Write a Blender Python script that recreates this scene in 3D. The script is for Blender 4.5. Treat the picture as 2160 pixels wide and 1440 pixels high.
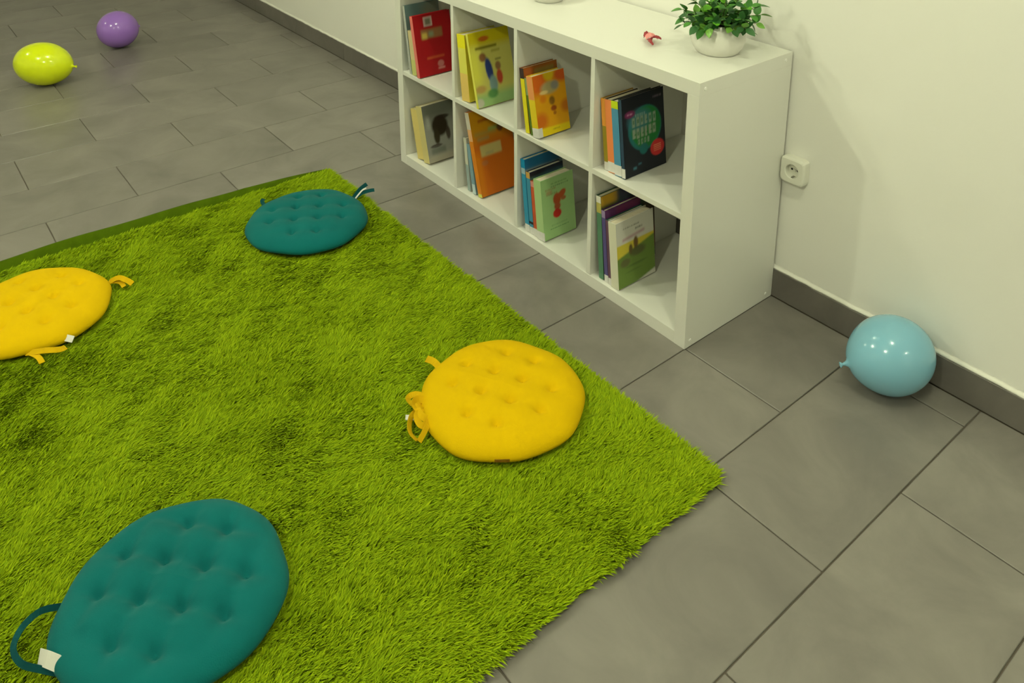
import bpy, bmesh, math, random
import numpy as np
from mathutils import Vector, Matrix, Quaternion

for o in list(bpy.data.objects):
    bpy.data.objects.remove(o, do_unlink=True)
SC = bpy.context.scene
COL = SC.collection
random.seed(7)
RNG = np.random.default_rng(11)

# ------------------------------------------------------------------ camera
cam_d = bpy.data.cameras.new('camera')
cam = bpy.data.objects.new('camera', cam_d)
COL.objects.link(cam)
SC.camera = cam
_R = ((0.63177129, 0.77515141, 0.00230766),
      (0.20898334, -0.16745929, -0.96347462),
      (-0.74645227, 0.60917787, -0.2677897))
_C = (1.25027807, -1.95734299, 1.51495893)
cam.matrix_world = Matrix(((_R[0][0], -_R[1][0], -_R[2][0], _C[0]),
                           (_R[0][1], -_R[1][1], -_R[2][1], _C[1]),
                           (_R[0][2], -_R[1][2], -_R[2][2], _C[2]),
                           (0, 0, 0, 1)))
cam_d.sensor_fit = 'HORIZONTAL'
cam_d.sensor_width = 36.0
cam_d.lens = 36.0 * 1790.85 / 2160.0
cam_d.shift_x = (1080.0 - 1114.06) / 2160.0
cam_d.shift_y = (6.51 - 720.0) / 2160.0
cam_d.clip_start = 0.02
cam_d.clip_end = 60

# ------------------------------------------------------------------ world, lamps, exposure
world = bpy.data.worlds.new('world')
SC.world = world
world.use_nodes = True
world.node_tree.nodes['Background'].inputs[0].default_value = (0.02, 0.02, 0.015, 1)
world.node_tree.nodes['Background'].inputs[1].default_value = 0.2

SC.view_settings.view_transform = 'Standard'
SC.view_settings.look = 'None'
SC.view_settings.gamma = 1.0
SC.view_settings.use_curve_mapping = False
SC.view_settings.exposure = 0.0

LAMP_TINT = (0.965, 1.0, 0.695)
CEIL = 2.70
# ceiling globe lamps: x, y, watts
LAMPS = [(0.87, -0.95, 36.0), (-1.60, -1.25, 49.0), (0.88, -2.95, 70.0),
         (-1.60, -3.05, 67.0), (3.45, -0.75, 25.0), (-4.20, -3.50, 29.0)]


# ------------------------------------------------------------------ helpers
def lin(c):
    return tuple(((v / 255.0) / 12.92 if v / 255.0 <= 0.04045 else ((v / 255.0 + 0.055) / 1.055) ** 2.4) for v in c)


def material(name, rgb, rough=0.5, spec=0.5, noise=None, bump=None, coat=0.0, sheen=0.0, sss=0.0, metal=0.0):
    """rgb in sRGB 0-255; noise=(scale, amount) tints the colour, bump=(scale, strength, distance)"""
    m = bpy.data.materials.new(name)
    m.use_nodes = True
    nt = m.node_tree
    b = nt.nodes['Principled BSDF']
    c = lin(rgb)
    b.inputs['Base Color'].default_value = (*c, 1)
    b.inputs['Roughness'].default_value = rough
    b.inputs['Specular IOR Level'].default_value = spec
    b.inputs['Coat Weight'].default_value = coat
    b.inputs['Coat Roughness'].default_value = 0.06
    b.inputs['Sheen Weight'].default_value = sheen
    b.inputs['Metallic'].default_value = metal
    if sss:
        b.inputs['Subsurface Weight'].default_value = sss
        b.inputs['Subsurface Radius'].default_value = (0.02, 0.02, 0.02)
        b.inputs['Subsurface Scale'].default_value = 1.0
    if noise or bump:
        tc = nt.nodes.new('ShaderNodeTexCoord')
    if noise:
        n = nt.nodes.new('ShaderNodeTexNoise')
        n.inputs['Scale'].default_value = noise[0]
        n.inputs['Detail'].default_value = 6
        nt.links.new(tc.outputs['Object'], n.inputs['Vector'])
        r = nt.nodes.new('ShaderNodeMapRange')
        r.inputs['From Min'].default_value = 0.3
        r.inputs['From Max'].default_value = 0.7
        r.inputs['To Min'].default_value = 1 - noise[1]
        r.inputs['To Max'].default_value = 1 + noise[1]
        nt.links.new(n.outputs['Fac'], r.inputs['Value'])
        v = nt.nodes.new('ShaderNodeVectorMath')
        v.operation = 'SCALE'
        v.inputs[0].default_value = c
        nt.links.new(r.outputs['Result'], v.inputs['Scale'])
        nt.links.new(v.outputs['Vector'], b.inputs['Base Color'])
    if bump:
        n = nt.nodes.new('ShaderNodeTexNoise')
        n.inputs['Scale'].default_value = bump[0]
        n.inputs['Detail'].default_value = 5
        nt.links.new(tc.outputs['Object'], n.inputs['Vector'])
        bp = nt.nodes.new('ShaderNodeBump')
        bp.inputs['Strength'].default_value = bump[1]
        bp.inputs['Distance'].default_value = bump[2]
        nt.links.new(n.outputs['Fac'], bp.inputs['Height'])
        nt.links.new(bp.outputs['Normal'], b.inputs['Normal'])
    return m


def link(name, me, mat=None, parent=None, smooth=False):
    o = bpy.data.objects.new(name, me)
    COL.objects.link(o)
    if mat is not None and not me.materials:
        me.materials.append(mat)
    if smooth:
        me.polygons.foreach_set('use_smooth', [True] * len(me.polygons))
    if parent is not None:
        o.parent = parent
    return o


def pydata(name, verts, faces):
    me = bpy.data.meshes.new(name)
    me.from_pydata([tuple(v) for v in verts], [], faces)
    me.update()
    return me


def box_mesh(name, lo, hi, bevel=0.0, seg=2):
    bm = bmesh.new()
    bmesh.ops.create_cube(bm, size=1.0)
    for v in bm.verts:
        v.co = Vector([lo[i] + (v.co[i] + 0.5) * (hi[i] - lo[i]) for i in range(3)])
    if bevel:
        bmesh.ops.bevel(bm, geom=list(bm.edges), offset=bevel, segments=seg, affect='EDGES', profile=0.6)
    me = bpy.data.meshes.new(name)
    bm.to_mesh(me)
    bm.free()
    return me


def box(name, lo, hi, mat, parent=None, bevel=0.0, seg=2):
    return link(name, box_mesh(name, lo, hi, bevel, seg), mat, parent)


def empty(name, loc=(0, 0, 0)):
    o = bpy.data.objects.new(name, None)
    COL.objects.link(o)
    o.location = loc
    o.empty_display_size = 0.05
    return o


def tag(o, label, cat, group=None):
    o['label'] = label
    o['category'] = cat
    if group:
        o['group'] = group
    return o


def structure(o):
    o['kind'] = 'structure'
    return o


def lathe_mesh(name, prof, segs=48, close=False):
    """prof: list of (r, z)"""
    verts, faces, rings = [], [], []
    for r, z in prof:
        if r < 1e-6:
            rings.append([len(verts)])
            verts.append((0, 0, z))
        else:
            st = len(verts)
            for k in range(segs):
                a = 2 * math.pi * k / segs
                verts.append((r * math.cos(a), r * math.sin(a), z))
            rings.append(list(range(st, st + segs)))
    for A, B in zip(rings[:-1], rings[1:]):
        for k in range(segs):
            k2 = (k + 1) % segs
            if len(A) == 1 and len(B) == 1:
                continue
            if len(A) == 1:
                faces.append((A[0], B[k2], B[k])[::-1])
            elif len(B) == 1:
                faces.append((A[k], A[k2], B[0]))
            else:
                faces.append((A[k], A[k2], B[k2], B[k]))
    return pydata(name, verts, faces)


def tube_mesh(name, pts, radii, n=6):
    pts = [Vector(p) for p in pts]
    verts, faces = [], []
    up = Vector((0.31, 0.12, 0.94))
    for i, p in enumerate(pts):
        t = (pts[min(i + 1, len(pts) - 1)] - pts[max(i - 1, 0)]).normalized()
        a = t.cross(up)
        if a.length < 1e-4:
            a = t.cross(Vector((1, 0, 0)))
        a.normalize()
        b = t.cross(a)
        for k in range(n):
            an = 2 * math.pi * k / n
            verts.append(p + radii[i] * (a * math.cos(an) + b * math.sin(an)))
    for i in range(len(pts) - 1):
        for k in range(n):
            k2 = (k + 1) % n
            faces.append((i * n + k, i * n + k2, (i + 1) * n + k2, (i + 1) * n + k))
    faces.append(tuple(range(n))[::-1])
    faces.append(tuple((len(pts) - 1) * n + k for k in range(n)))
    return pydata(name, verts, faces)


def catmull(P, m=6):
    P = [Vector(p) for p in P]
    out = []
    for i in range(len(P) - 1):
        p0, p1, p2, p3 = P[max(i - 1, 0)], P[i], P[i + 1], P[min(i + 2, len(P) - 1)]
        for k in range(m):
            t = k / m
            out.append(0.5 * ((2 * p1) + (p2 - p0) * t + (2 * p0 - 5 * p1 + 4 * p2 - p3) * t * t
                              + (3 * p1 - p0 - 3 * p2 + p3) * t ** 3))
    out.append(P[-1])
    return out


def ribbon_mesh(name, pts, width, thick=0.0016, upv=(0, 0, 1), m=6):
    """a flat fabric band following pts; width across, thin along its normal"""
    c = catmull(pts, m)
    verts, faces = [], []
    U = Vector(upv).normalized()
    for i, p in enumerate(c):
        t = (c[min(i + 1, len(c) - 1)] - c[max(i - 1, 0)]).normalized()
        s = t.cross(U)
        if s.length < 1e-3:
            s = t.cross(Vector((0.3, 1, 0.1)))
        s.normalize()
        n = s.cross(t)
        for a, b in ((-1, -1), (1, -1), (1, 1), (-1, 1)):
            verts.append(p + s * (a * width / 2) + n * (b * thick / 2))
    for i in range(len(c) - 1):
        for k in range(4):
            k2 = (k + 1) % 4
            faces.append((i * 4 + k, i * 4 + k2, i * 4 + 4 + k2, i * 4 + 4 + k))
    faces.append((3, 2, 1, 0))
    L = (len(c) - 1) * 4
    faces.append((L, L + 1, L + 2, L + 3))
    return pydata(name, verts, faces)


# ------------------------------------------------------------------ materials
M_wall = material('wall_plaster', (236, 234, 228), 0.85, 0.25, noise=(1.6, 0.02), bump=(16, 0.16, 0.008))
M_ceil = material('ceiling_paint', (228, 228, 222), 0.9, 0.2)
M_grout = material('floor_grout', (98, 91, 82), 0.85, 0.2, noise=(14, 0.12))
M_white = material('white_lacquer', (225, 224, 217), 0.34, 0.45)
M_caulk = material('white_caulk', (232, 230, 222), 0.7, 0.3, bump=(60, 0.4, 0.004))
M_plastic = material('white_plastic', (226, 225, 214), 0.4, 0.45)
M_dark = material('pin_hole_shade', (22, 21, 20), 0.6, 0.3)
M_metal = material('contact_metal', (170, 168, 160), 0.35, 0.5, metal=1.0)
M_pot = material('glazed_ceramic', (224, 222, 214), 0.3, 0.5, noise=(30, 0.03))
M_soil = material('dark_moss', (46, 50, 26), 0.95, 0.1, bump=(120, 0.8, 0.006))
M_stem = material('plant_stem', (86, 98, 52), 0.7, 0.3)
M_page = material('book_pages', (214, 204, 180), 0.9, 0.1, noise=(60, 0.06))
M_label = material('paper_label', (216, 214, 212), 0.7, 0.2, noise=(90, 0.05))
M_tagm = material('fabric_tag', (222, 220, 214), 0.7, 0.2, bump=(250, 0.3, 0.001))
M_teal = material('teal_cotton', (5, 95, 96), 0.9, 0.12, noise=(9, 0.05), bump=(420, 0.35, 0.0012), sheen=0.05)
M_yellow = material('yellow_cotton', (213, 174, 2), 0.92, 0.1, noise=(9, 0.03), bump=(420, 0.3, 0.0012))
M_ytie = material('yellow_tie', (204, 164, 4), 0.9, 0.15)
M_ttie = material('teal_tie', (8, 66, 70), 0.9, 0.15)
M_seam = material('brown_label', (132, 92, 14), 0.8, 0.2)


def tile_material(name, rgb, rough):
    m = bpy.data.materials.new(name)
    m.use_nodes = True
    nt = m.node_tree
    b = nt.nodes['Principled BSDF']
    b.inputs['Roughness'].default_value = rough
    b.inputs['Specular IOR Level'].default_value = 0.45
    tc = nt.nodes.new('ShaderNodeTexCoord')
    oi = nt.nodes.new('ShaderNodeObjectInfo')
    sc = nt.nodes.new('ShaderNodeMath')
    sc.operation = 'MULTIPLY'
    sc.inputs[1].default_value = 53.0
    nt.links.new(oi.outputs['Random'], sc.inputs[0])
    cb = nt.nodes.new('ShaderNodeCombineXYZ')
    nt.links.new(sc.outputs[0], cb.inputs['Z'])
    ad = nt.nodes.new('ShaderNodeVectorMath')
    ad.operation = 'ADD'
    nt.links.new(tc.outputs['Object'], ad.inputs[0])
    nt.links.new(cb.outputs[0], ad.inputs[1])
    n1 = nt.nodes.new('ShaderNodeTexNoise')
    n1.inputs['Scale'].default_value = 4.5
    n1.inputs['Detail'].default_value = 7
    n1.inputs['Roughness'].default_value = 0.6
    n1.inputs['Distortion'].default_value = 0.6
    nt.links.new(ad.outputs[0], n1.inputs['Vector'])
    n2 = nt.nodes.new('ShaderNodeTexNoise')
    n2.inputs['Scale'].default_value = 90
    n2.inputs['Detail'].default_value = 3
    nt.links.new(ad.outputs[0], n2.inputs['Vector'])
    rp = nt.nodes.new('ShaderNodeValToRGB')
    e = rp.color_ramp.elements
    e[0].position, e[1].position = 0.3, 0.72
    e[0].color = (*lin([v * 0.90 for v in rgb]), 1)
    e[1].color = (*lin([min(255, v * 1.09) for v in rgb]), 1)
    nt.links.new(n1.outputs['Fac'], rp.inputs['Fac'])
    mr = nt.nodes.new('ShaderNodeMapRange')
    mr.inputs['To Min'].default_value = 0.93
    mr.inputs['To Max'].default_value = 1.07
    nt.links.new(oi.outputs['Random'], mr.inputs['Value'])
    vs = nt.nodes.new('ShaderNodeVectorMath')
    vs.operation = 'SCALE'
    nt.links.new(rp.outputs['Color'], vs.inputs[0])
    nt.links.new(mr.outputs['Result'], vs.inputs['Scale'])
    nt.links.new(vs.outputs['Vector'], b.inputs['Base Color'])
    bp = nt.nodes.new('ShaderNodeBump')
    bp.inputs['Strength'].default_value = 0.12
    bp.inputs['Distance'].default_value = 0.001
    nt.links.new(n2.outputs['Fac'], bp.inputs['Height'])
    nt.links.new(bp.outputs['Normal'], b.inputs['Normal'])
    return m


M_tile = tile_material('grey_stoneware', (123, 118, 113), 0.36)
M_skirt = tile_material('grey_skirting', (106, 101, 96), 0.42)


def attr_material(name, rough=0.45):
    m = bpy.data.materials.new(name)
    m.use_nodes = True
    nt = m.node_tree
    a = nt.nodes.new('ShaderNodeAttribute')
    a.attribute_name = 'Col'
    b = nt.nodes['Principled BSDF']
    nt.links.new(a.outputs['Color'], b.inputs['Base Color'])
    b.inputs['Roughness'].default_value = rough
    b.inputs['Specular IOR Level'].default_value = 0.35
    return m


M_print = attr_material('printed_cover')

# ------------------------------------------------------------------ the room
X0, X1, Y0 = -7.2, 4.6, -5.6       # room extents; the photographed wall is at y = WY
WY = 0.011
floor = structure(box('floor', (X0, Y0, -0.10), (X1, WY, -0.0035), M_grout))
ceiling = structure(box('ceiling', (X0, Y0, CEIL), (X1, WY, CEIL + 0.12), M_ceil))
structure(box('wall_back', (X0, WY, -0.10), (X1, WY + 0.15, CEIL + 0.12), M_wall))
structure(box('wall_front', (X0, Y0 - 0.15, -0.10), (X1, Y0, CEIL + 0.12), M_wall))
structure(box('wall_left', (X0 - 0.15, Y0 - 0.15, -0.10), (X0, WY + 0.15, CEIL + 0.12), M_wall))
structure(box('wall_right', (X1, Y0 - 0.15, -0.10), (X1 + 0.15, WY + 0.15, CEIL + 0.12), M_wall))

# floor tiles, half bond: columns 0.304 wide across x, tiles 0.6025 long in y
PX, PY, JT = 0.304, 0.6025, 0.0034
tile_cache = {}


def tile_box(w, l):
    k = (round(w, 4), round(l, 4))
    if k not in tile_cache:
        me = box_mesh('tile', (-w / 2, -l / 2, -0.0105), (w / 2, l / 2, 0.0), 0.0012, 1)
        me.materials.append(M_tile)
        tile_cache[k] = me
    return tile_cache[k]


rest = bmesh.new()
for i in range(-24, 14):
    xa = 0.303 + i * PX
    if xa + PX < X0 or xa > X1:
        continue
    xb = min(xa + PX, X1)
    xa = max(xa, X0)
    first = -0.083 if i % 2 == 0 else -0.385
    ys = [0.0, first]
    while ys[-1] > Y0:
        ys.append(max(ys[-1] - PY, Y0))
    for ya, yb in zip(ys[:-1], ys[1:]):
        w, l = xb - xa - JT, ya - yb - JT
        if w < 0.02 or l < 0.02:
            continue
        cx, cy = (xa + xb) / 2, (ya + yb) / 2
        if -6.2 < cx < 1.75 and cy > -2.75:
            o = link('tile', tile_box(w, l), None, floor)
            o.location = (cx, cy, 0.0)
        else:
            r = bmesh.ops.create_cube(rest, size=1.0)
            for v in r['verts']:
                v.co = Vector((cx + v.co.x * w, cy + v.co.y * l, -0.005 + v.co.z * 0.010))
me = bpy.data.meshes.new('distant_tiles')
rest.to_mesh(me)
rest.free()
o = link('distant_tiles', me, M_tile, floor)
o['kind'] = 'stuff'

# skirting of tile strips, with the plaster edge above it
skirt = structure(empty('baseboard_back', (0, 0, 0)))
sk_mesh = box_mesh('skirting_tile', (-0.3000, 0, 0), (0.3000, 0.0095, 0.088), 0.001, 1)
sk_mesh.materials.append(M_skirt)
for k in range(-12, 8):
    o = link('skirting_tile', sk_mesh, None, skirt)
    o.location = (0.303 + 0.3015 + k * 0.603, 0.0012, 0.0002)
# uneven plaster edge along the top of the skirting
vs, fs = [], []
N = 420
for k in range(N + 1):
    x = X0 + (X1 - X0) * k / N
    h = 0.0885 + 0.0006 * math.sin(k * 1.7) + random.uniform(-0.0006, 0.0006)
    y = 0.0035 + random.uniform(-0.0012, 0.0012)
    vs += [(x, y, h), (x, y + 0.001, h + 0.004), (x, WY + 0.001, h + 0.013), (x, WY + 0.001, h)]
    if k:
        a = (k - 1) * 4
        for j in range(4):
            fs.append((a + j, a + 4 + j, a + 4 + (j + 1) % 4, a + (j + 1) % 4))
structure(link('trim_1', pydata('trim_1', vs, fs), M_caulk, None, True))

# ------------------------------------------------------------------ ceiling lamps
M_ring = material('lamp_ring', (220, 220, 214), 0.4)
ring_me = lathe_mesh('housing', [(0.0, 0.0), (0.040, 0.0), (0.046, 0.004), (0.050, 0.02), (0.060, 0.055), (0.060, 0.0598), (0.0, 0.0598)], 40)
ring_me.materials.append(M_ring)
lamp_words = ['round ceiling globe lamp over the right end of the white bookcase',
              'round ceiling globe lamp over the far end of the green rug',
              'round ceiling globe lamp behind the viewer on the right',
              'round ceiling globe lamp in the middle of the room',
              'round ceiling globe lamp near the right wall',
              'round ceiling globe lamp at the far left of the room']
for (lx, ly, w), words in zip(LAMPS, lamp_words):
    t = tag(empty('ceiling_lamp', (lx, ly, CEIL - 0.06)), words, 'lamp', 'ceiling globe lamps')
    link('housing', ring_me, None, t)
    RG = 0.062
    gm = lathe_mesh('globe', [(RG * math.sin(math.pi * k / 12), -0.052 - RG * math.cos(math.pi * k / 12)) for k in range(13)], 20)
    m = bpy.data.materials.new('lamp_globe')
    m.use_nodes = True
    pb = m.node_tree.nodes['Principled BSDF']
    pb.inputs['Base Color'].default_value = (0.8, 0.8, 0.8, 1)
    pb.inputs['Emission Color'].default_value = (*LAMP_TINT, 1)
    pb.inputs['Emission Strength'].default_value = w / (4 * math.pi ** 2 * RG * RG)
    link('globe', gm, m, t, True)

# ------------------------------------------------------------------ bookcase
W, H, D, T = 1.469, 0.766, 0.39, 0.038
CELL = (W - 2 * T - 3 * 0.016) / 4
case = tag(empty('bookcase', (-W / 2, -D / 2, 0)), 'low white cube bookcase with eight open compartments against the wall', 'bookcase')
Lc = lambda p: (p[0] + W / 2, p[1] + D / 2, p[2])


def cbox(name, lo, hi, bev=0.0012):
    return box(name, Lc(lo), Lc(hi), M_white, case, bev, 2)


G = 0.0001
cbox('side_panel', (-W, -D, 0.0), (-W + T, 0, H - T - G), 0.0005)
cbox('side_panel', (-T, -D, 0.0), (0, 0, H - T - G), 0.0005)
cbox('top_board', (-W, -D, H - T), (0, 0, H), 0.0006)
cbox('bottom_board', (-W + T + G, -D, 0.0), (-T - G, 0, T))
ZM0, ZM1 = H / 2 - 0.008, H / 2 + 0.008
cbox('middle_shelf', (-W + T + G, -D + 0.001, ZM0), (-T - G, -0.001, ZM1), 0.0008)
CELLX = []      # left inner face of each compartment
xc = -W + T
for k in range(4):
    CELLX.append(xc)
    xc += CELL
    if k < 3:
        cbox('divider', (xc, -D + 0.001, T + G), (xc + 0.016, -0.001, ZM0 - G), 0.0008)
        cbox('divider', (xc, -D + 0.001, ZM1 + G), (xc + 0.016, -0.001, H - T - G), 0.0008)
        xc += 0.016
cap_me = lathe_mesh('screw_cap', [(0.0, 0.0016), (0.0042, 0.0014), (0.005, 0.0), (0.005, -0.002)], 16)
cap_me.materials.append(material('cap_plastic', (242, 241, 236), 0.35))
for yy, zz in ((-D + 0.022, H - 0.019), (-D + 0.022, 0.019), (-0.03, H - 0.019), (-0.03, 0.019)):
    o = link('screw_cap', cap_me, None, case)
    o.location = Lc((0.0, yy, zz))
    o.rotation_euler = (0, math.pi / 2, 0)


# ------------------------------------------------------------------ books
class Art:
    """a printed cover as colours on a fine grid: u from spine to fore edge, v from foot to head"""

    def __init__(self, base, nu=48, nv=66):
        self.nu, self.nv = nu, nv
        u, v = np.meshgrid(np.linspace(0, 1, nu), np.linspace(0, 1, nv))
        self.u, self.v = u, v
        self.c = np.zeros((nv, nu, 3)) + np.array(lin(base))

    def mix(self, m, col):
        self.c = self.c * (1 - m[..., None]) + np.array(lin(col)) * m[..., None]
        return self

    def rect(self, u0, v0, u1, v1, col, a=1.0, soft=0.02, slope=0.0):
        s = lambda x: np.clip(x / max(soft, 1e-4) + 0.5, 0, 1)
        vv = self.v - slope * (self.u - u0)
        return self.mix(a * s(self.u - u0) * s(u1 - self.u) * s(vv - v0) * s(v1 - vv), col)

    def ell(self, cu, cv, ru, rv, col, a=1.0, soft=0.2, rot=0.0):
        c, s = math.cos(rot), math.sin(rot)
        du, dv = self.u - cu, self.v - cv
        p, q = (du * c + dv * s) / ru, (-du * s + dv * c) / rv
        r = np.sqrt(p * p + q * q)
        return self.mix(a * np.clip((1 - r) / soft + 0.5, 0, 1), col)

    def text(self, u0, v0, u1, v1, col, n=7, a=1.0, seed=1, ink=(26, 110, 70)):
        """a line of small upright strokes, too small to be read"""
        rr = random.Random(seed)
        x = u0
        step = (u1 - u0) / n
        for k in range(n):
            w = step * rr.uniform(0.45, 0.8)
            hh = v1 - v0
            lo = v0 + rr.uniform(0, .12) * hh
            self.rect(x, lo, x + w, v1, col, a, 0.012)
            if hh > 0.05:       # large letters get an opening
                side = rr.choice((0.0, 0.35))
                self.rect(x + w * (0.3 + side), lo + hh * 0.28, x + w * (0.72 + side), lo + hh * (0.42 if side else 0.68), ink, 0.85, 0.008)
            x += step
        return self


def grid_mesh(name, art, x, y0, y1, z0, z1):
    """vertical sheet at local x spanning y (u) and z (v)"""
    nu, nv = art.nu, art.nv
    ys = y0 + (y1 - y0) * art.u.ravel()
    zs = z0 + (z1 - z0) * art.v.ravel()
    verts = np.stack([np.full(nu * nv, x), ys, zs], 1)
    faces = []
    for j in range(nv - 1):
        for i in range(nu - 1):
            a = j * nu + i
            faces.append((a, a + 1, a + nu + 1, a + nu))
    me = pydata(name, verts, faces)
    at = me.color_attributes.new('Col', 'FLOAT_COLOR', 'POINT')
    cols = np.ones((nu * nv, 4))
    cols[:, :3] = art.c.reshape(-1, 3)
    at.data.foreach_set('color', cols.ravel().astype(np.float32))
    return me


cover_mats = {}
stack = {}


def cover_mat(rgb):
    if rgb not in cover_mats:
        cover_mats[rgb] = material('book_cover', rgb, 0.45, 0.35)
    return cover_mats[rgb]


def book(label, zb, xl, t, h, d, yf, lean, cover, art=None, spine=None, sticker=None, yaw=0.0, group='picture books in the white bookcase'):
    """xl: x of the lower left edge standing on the board; lean: tan of the lean towards the left"""
    key = (zb, sum(1 for c in CELLX if c < xl))
    if key in stack:
        xp, tp, lp, hp = stack[key]
        zt = min(h, hp) / math.sqrt(1 + lean * lean)
        xl = max(xl, xp + tp * math.sqrt(1 + lp * lp) + 0.0007 + max(0.0, (lean - lp) * zt))
    else:       # the leftmost one leans on the compartment's side
        left = CELLX[key[1] - 1]
        xl = max(xl, left + lean * h / math.sqrt(1 + lean * lean) + 0.0006)
    stack[key] = (xl, t, lean, h)
    b = tag(empty('book', (xl, yf, zb + 0.0004)), label, 'book', group)
    b.rotation_mode = 'ZYX'
    b.rotation_euler = (0, -math.atan(lean), yaw)
    bd = min(0.0022, t * 0.18)
    m = cover_mat(cover)
    bm = bmesh.new()
    for lo, hi in (((0, 0, 0), (bd, d, h)), ((t - bd, 0, 0), (t, d, h)), ((bd, 0, 0), (t - bd, bd, h))):
        r = bmesh.ops.create_cube(bm, size=1.0)
        for v in r['verts']:
            v.co = Vector([lo[i] + (v.co[i] + 0.5) * (hi[i] - lo[i]) for i in range(3)])
    me = bpy.data.meshes.new('cover')
    bm.to_mesh(me)
    bm.free()
    link('cover', me, m, b)
    box('pages', (bd + 0.0002, bd + 0.0002, 0.003), (t - bd - 0.0002, d - 0.004, h - 0.003), M_page, b)
    if art is not None:
        link('cover_print', grid_mesh('cover_print', art, t + 0.00025, 0.0005, d - 0.0005, 0.0005, h - 0.0005), M_print, b)
    if spine:
        # coloured bands of the spine: (z0, z1, rgb) as fractions of the height
        n = len(spine)
        verts, faces, cols = [], [], []
        for q_, (z0, z1, c) in enumerate(spine):
            a = len(verts)
            yy = -0.0003 - 0.00012 * q_
            verts += [(0.0003, yy, z0 * h), (t - 0.0001, yy, z0 * h), (t - 0.0001, yy, z1 * h), (0.0003, yy, z1 * h)]
            faces.append((a, a + 1, a + 2, a + 3))
            cols += [(*lin(c), 1)] * 4
        me = pydata('spine_print', verts, faces)
        at = me.color_attributes.new('Col', 'FLOAT_COLOR', 'POINT')
        at.data.foreach_set('color', np.array(cols, dtype=np.float32).ravel())
        link('spine_print', me, M_print, b)
    if sticker:
        z0, z1, wrap = sticker
        lb = box('label', (0.0002, -0.0007, z0 * h), (t + 0.0006, min(wrap, d), z1 * h), M_label, None)
        if wrap <= 0.002:
            pass
        lb.parent = b
    return b


ZU, ZL = ZM1, T
YB = -D
# --- upper left compartment
book('tall grey-blue book at the left of the upper left compartment, behind the red one', ZU, -1.387, 0.015, 0.262, 0.15, -0.384, 0.15, (96, 122, 124),
     Art((98, 124, 126), 24, 32).rect(0.5, 0.4, 1, 1, (130, 126, 104), 0.8, 0.3), [(0, 1, (176, 178, 172))])
book('slim cream book squeezed between the grey-blue and the red book', ZU, -1.368, 0.031, 0.172, 0.14, -0.384, 0.15, (206, 190, 150), None,
     [(0, 1, (208, 192, 146)), (0.0, 0.35, (196, 196, 120))])
a = Art((164, 8, 20))
a.rect(0.27, 0.80, 0.50, 0.955, (206, 180, 176), 1, .02).rect(0.31, 0.82, 0.46, 0.93, (120, 118, 98), 1, .05)
a.rect(0.17, 0.60, 0.74, 0.755, (150, 112, 70), 0.9, .04).rect(0.19, 0.605, 0.33, 0.70, (206, 180, 84), 1, .05).rect(0.37, 0.63, 0.50, 0.71, (136, 150, 118), 1, .05)
a.rect(0.25, 0.265, 0.72, 0.30, (196, 84, 44), 0.9, .03).ell(0.60, 0.16, 0.085, 0.055, (190, 120, 116), 0.9, .3).rect(0.52, 0.075, 0.70, 0.10, (214, 150, 144), 1, .03)
book('bright red book with a small pale square near its top', ZU, -1.3345, 0.019, 0.234, 0.165, -0.387, 0.19, (196, 20, 34), a, [(0, 1, (222, 120, 112))])
# --- second upper compartment
book('thick yellow-spined book standing behind the yellow picture book with a boy', ZU, -1.043, 0.046, 0.238, 0.16, -0.382, 0.115, (222, 206, 60), None,
     [(0.8, 1, (238, 226, 30)), (0.42, 0.8, (226, 220, 96)), (0, 0.42, (232, 198, 110))])
a = Art((206, 200, 104))
a.rect(-.1, 0.80, 1.1, 1.1, (206, 188, 10), 1, .12).rect(-.1, .3, .2, .8, (232, 228, 84), .9, .2)
a.ell(0.36, 0.90, 0.13, 0.035, (196, 96, 20), 0.95, .5).rect(0.12, 0.765, 0.66, 0.80, (120, 112, 10), 1, .03).rect(0.5, 0.70, 0.72, 0.73, (150, 140, 40), .8, .03)
a.ell(0.27, 0.655, 0.085, 0.06, (140, 96, 56), 1, .5).ell(0.39, 0.47, 0.085, 0.17, (44, 62, 130), 1, .3, 0.18).ell(0.45, 0.27, 0.10, 0.12, (128, 158, 160), 1, .4)
a.ell(0.62, 0.50, 0.07, 0.06, (150, 110, 70), 1, .5).ell(0.625, 0.35, 0.075, 0.10, (190, 70, 44), 1, .4).rect(0.57, 0.585, 0.72, 0.60, (70, 66, 20), 1, .02)
a.rect(-.1, -.1, 1.1, 0.17, (150, 190, 122), 0.95, .12).ell(0.40, 0.15, 0.13, 0.06, (76, 140, 74), .9, .5).ell(0.12, 0.24, 0.13, 0.05, (190, 150, 84), .9, .6).ell(0.05, 0.06, 0.10, 0.06, (200, 194, 180), .9, .4)
book('yellow picture book with a boy in blue and a girl in red', ZU, -0.9475, 0.012, 0.258, 0.17, -0.388, 0.245, (216, 206, 60), a, [(0, 1, (226, 222, 96))])
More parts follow.
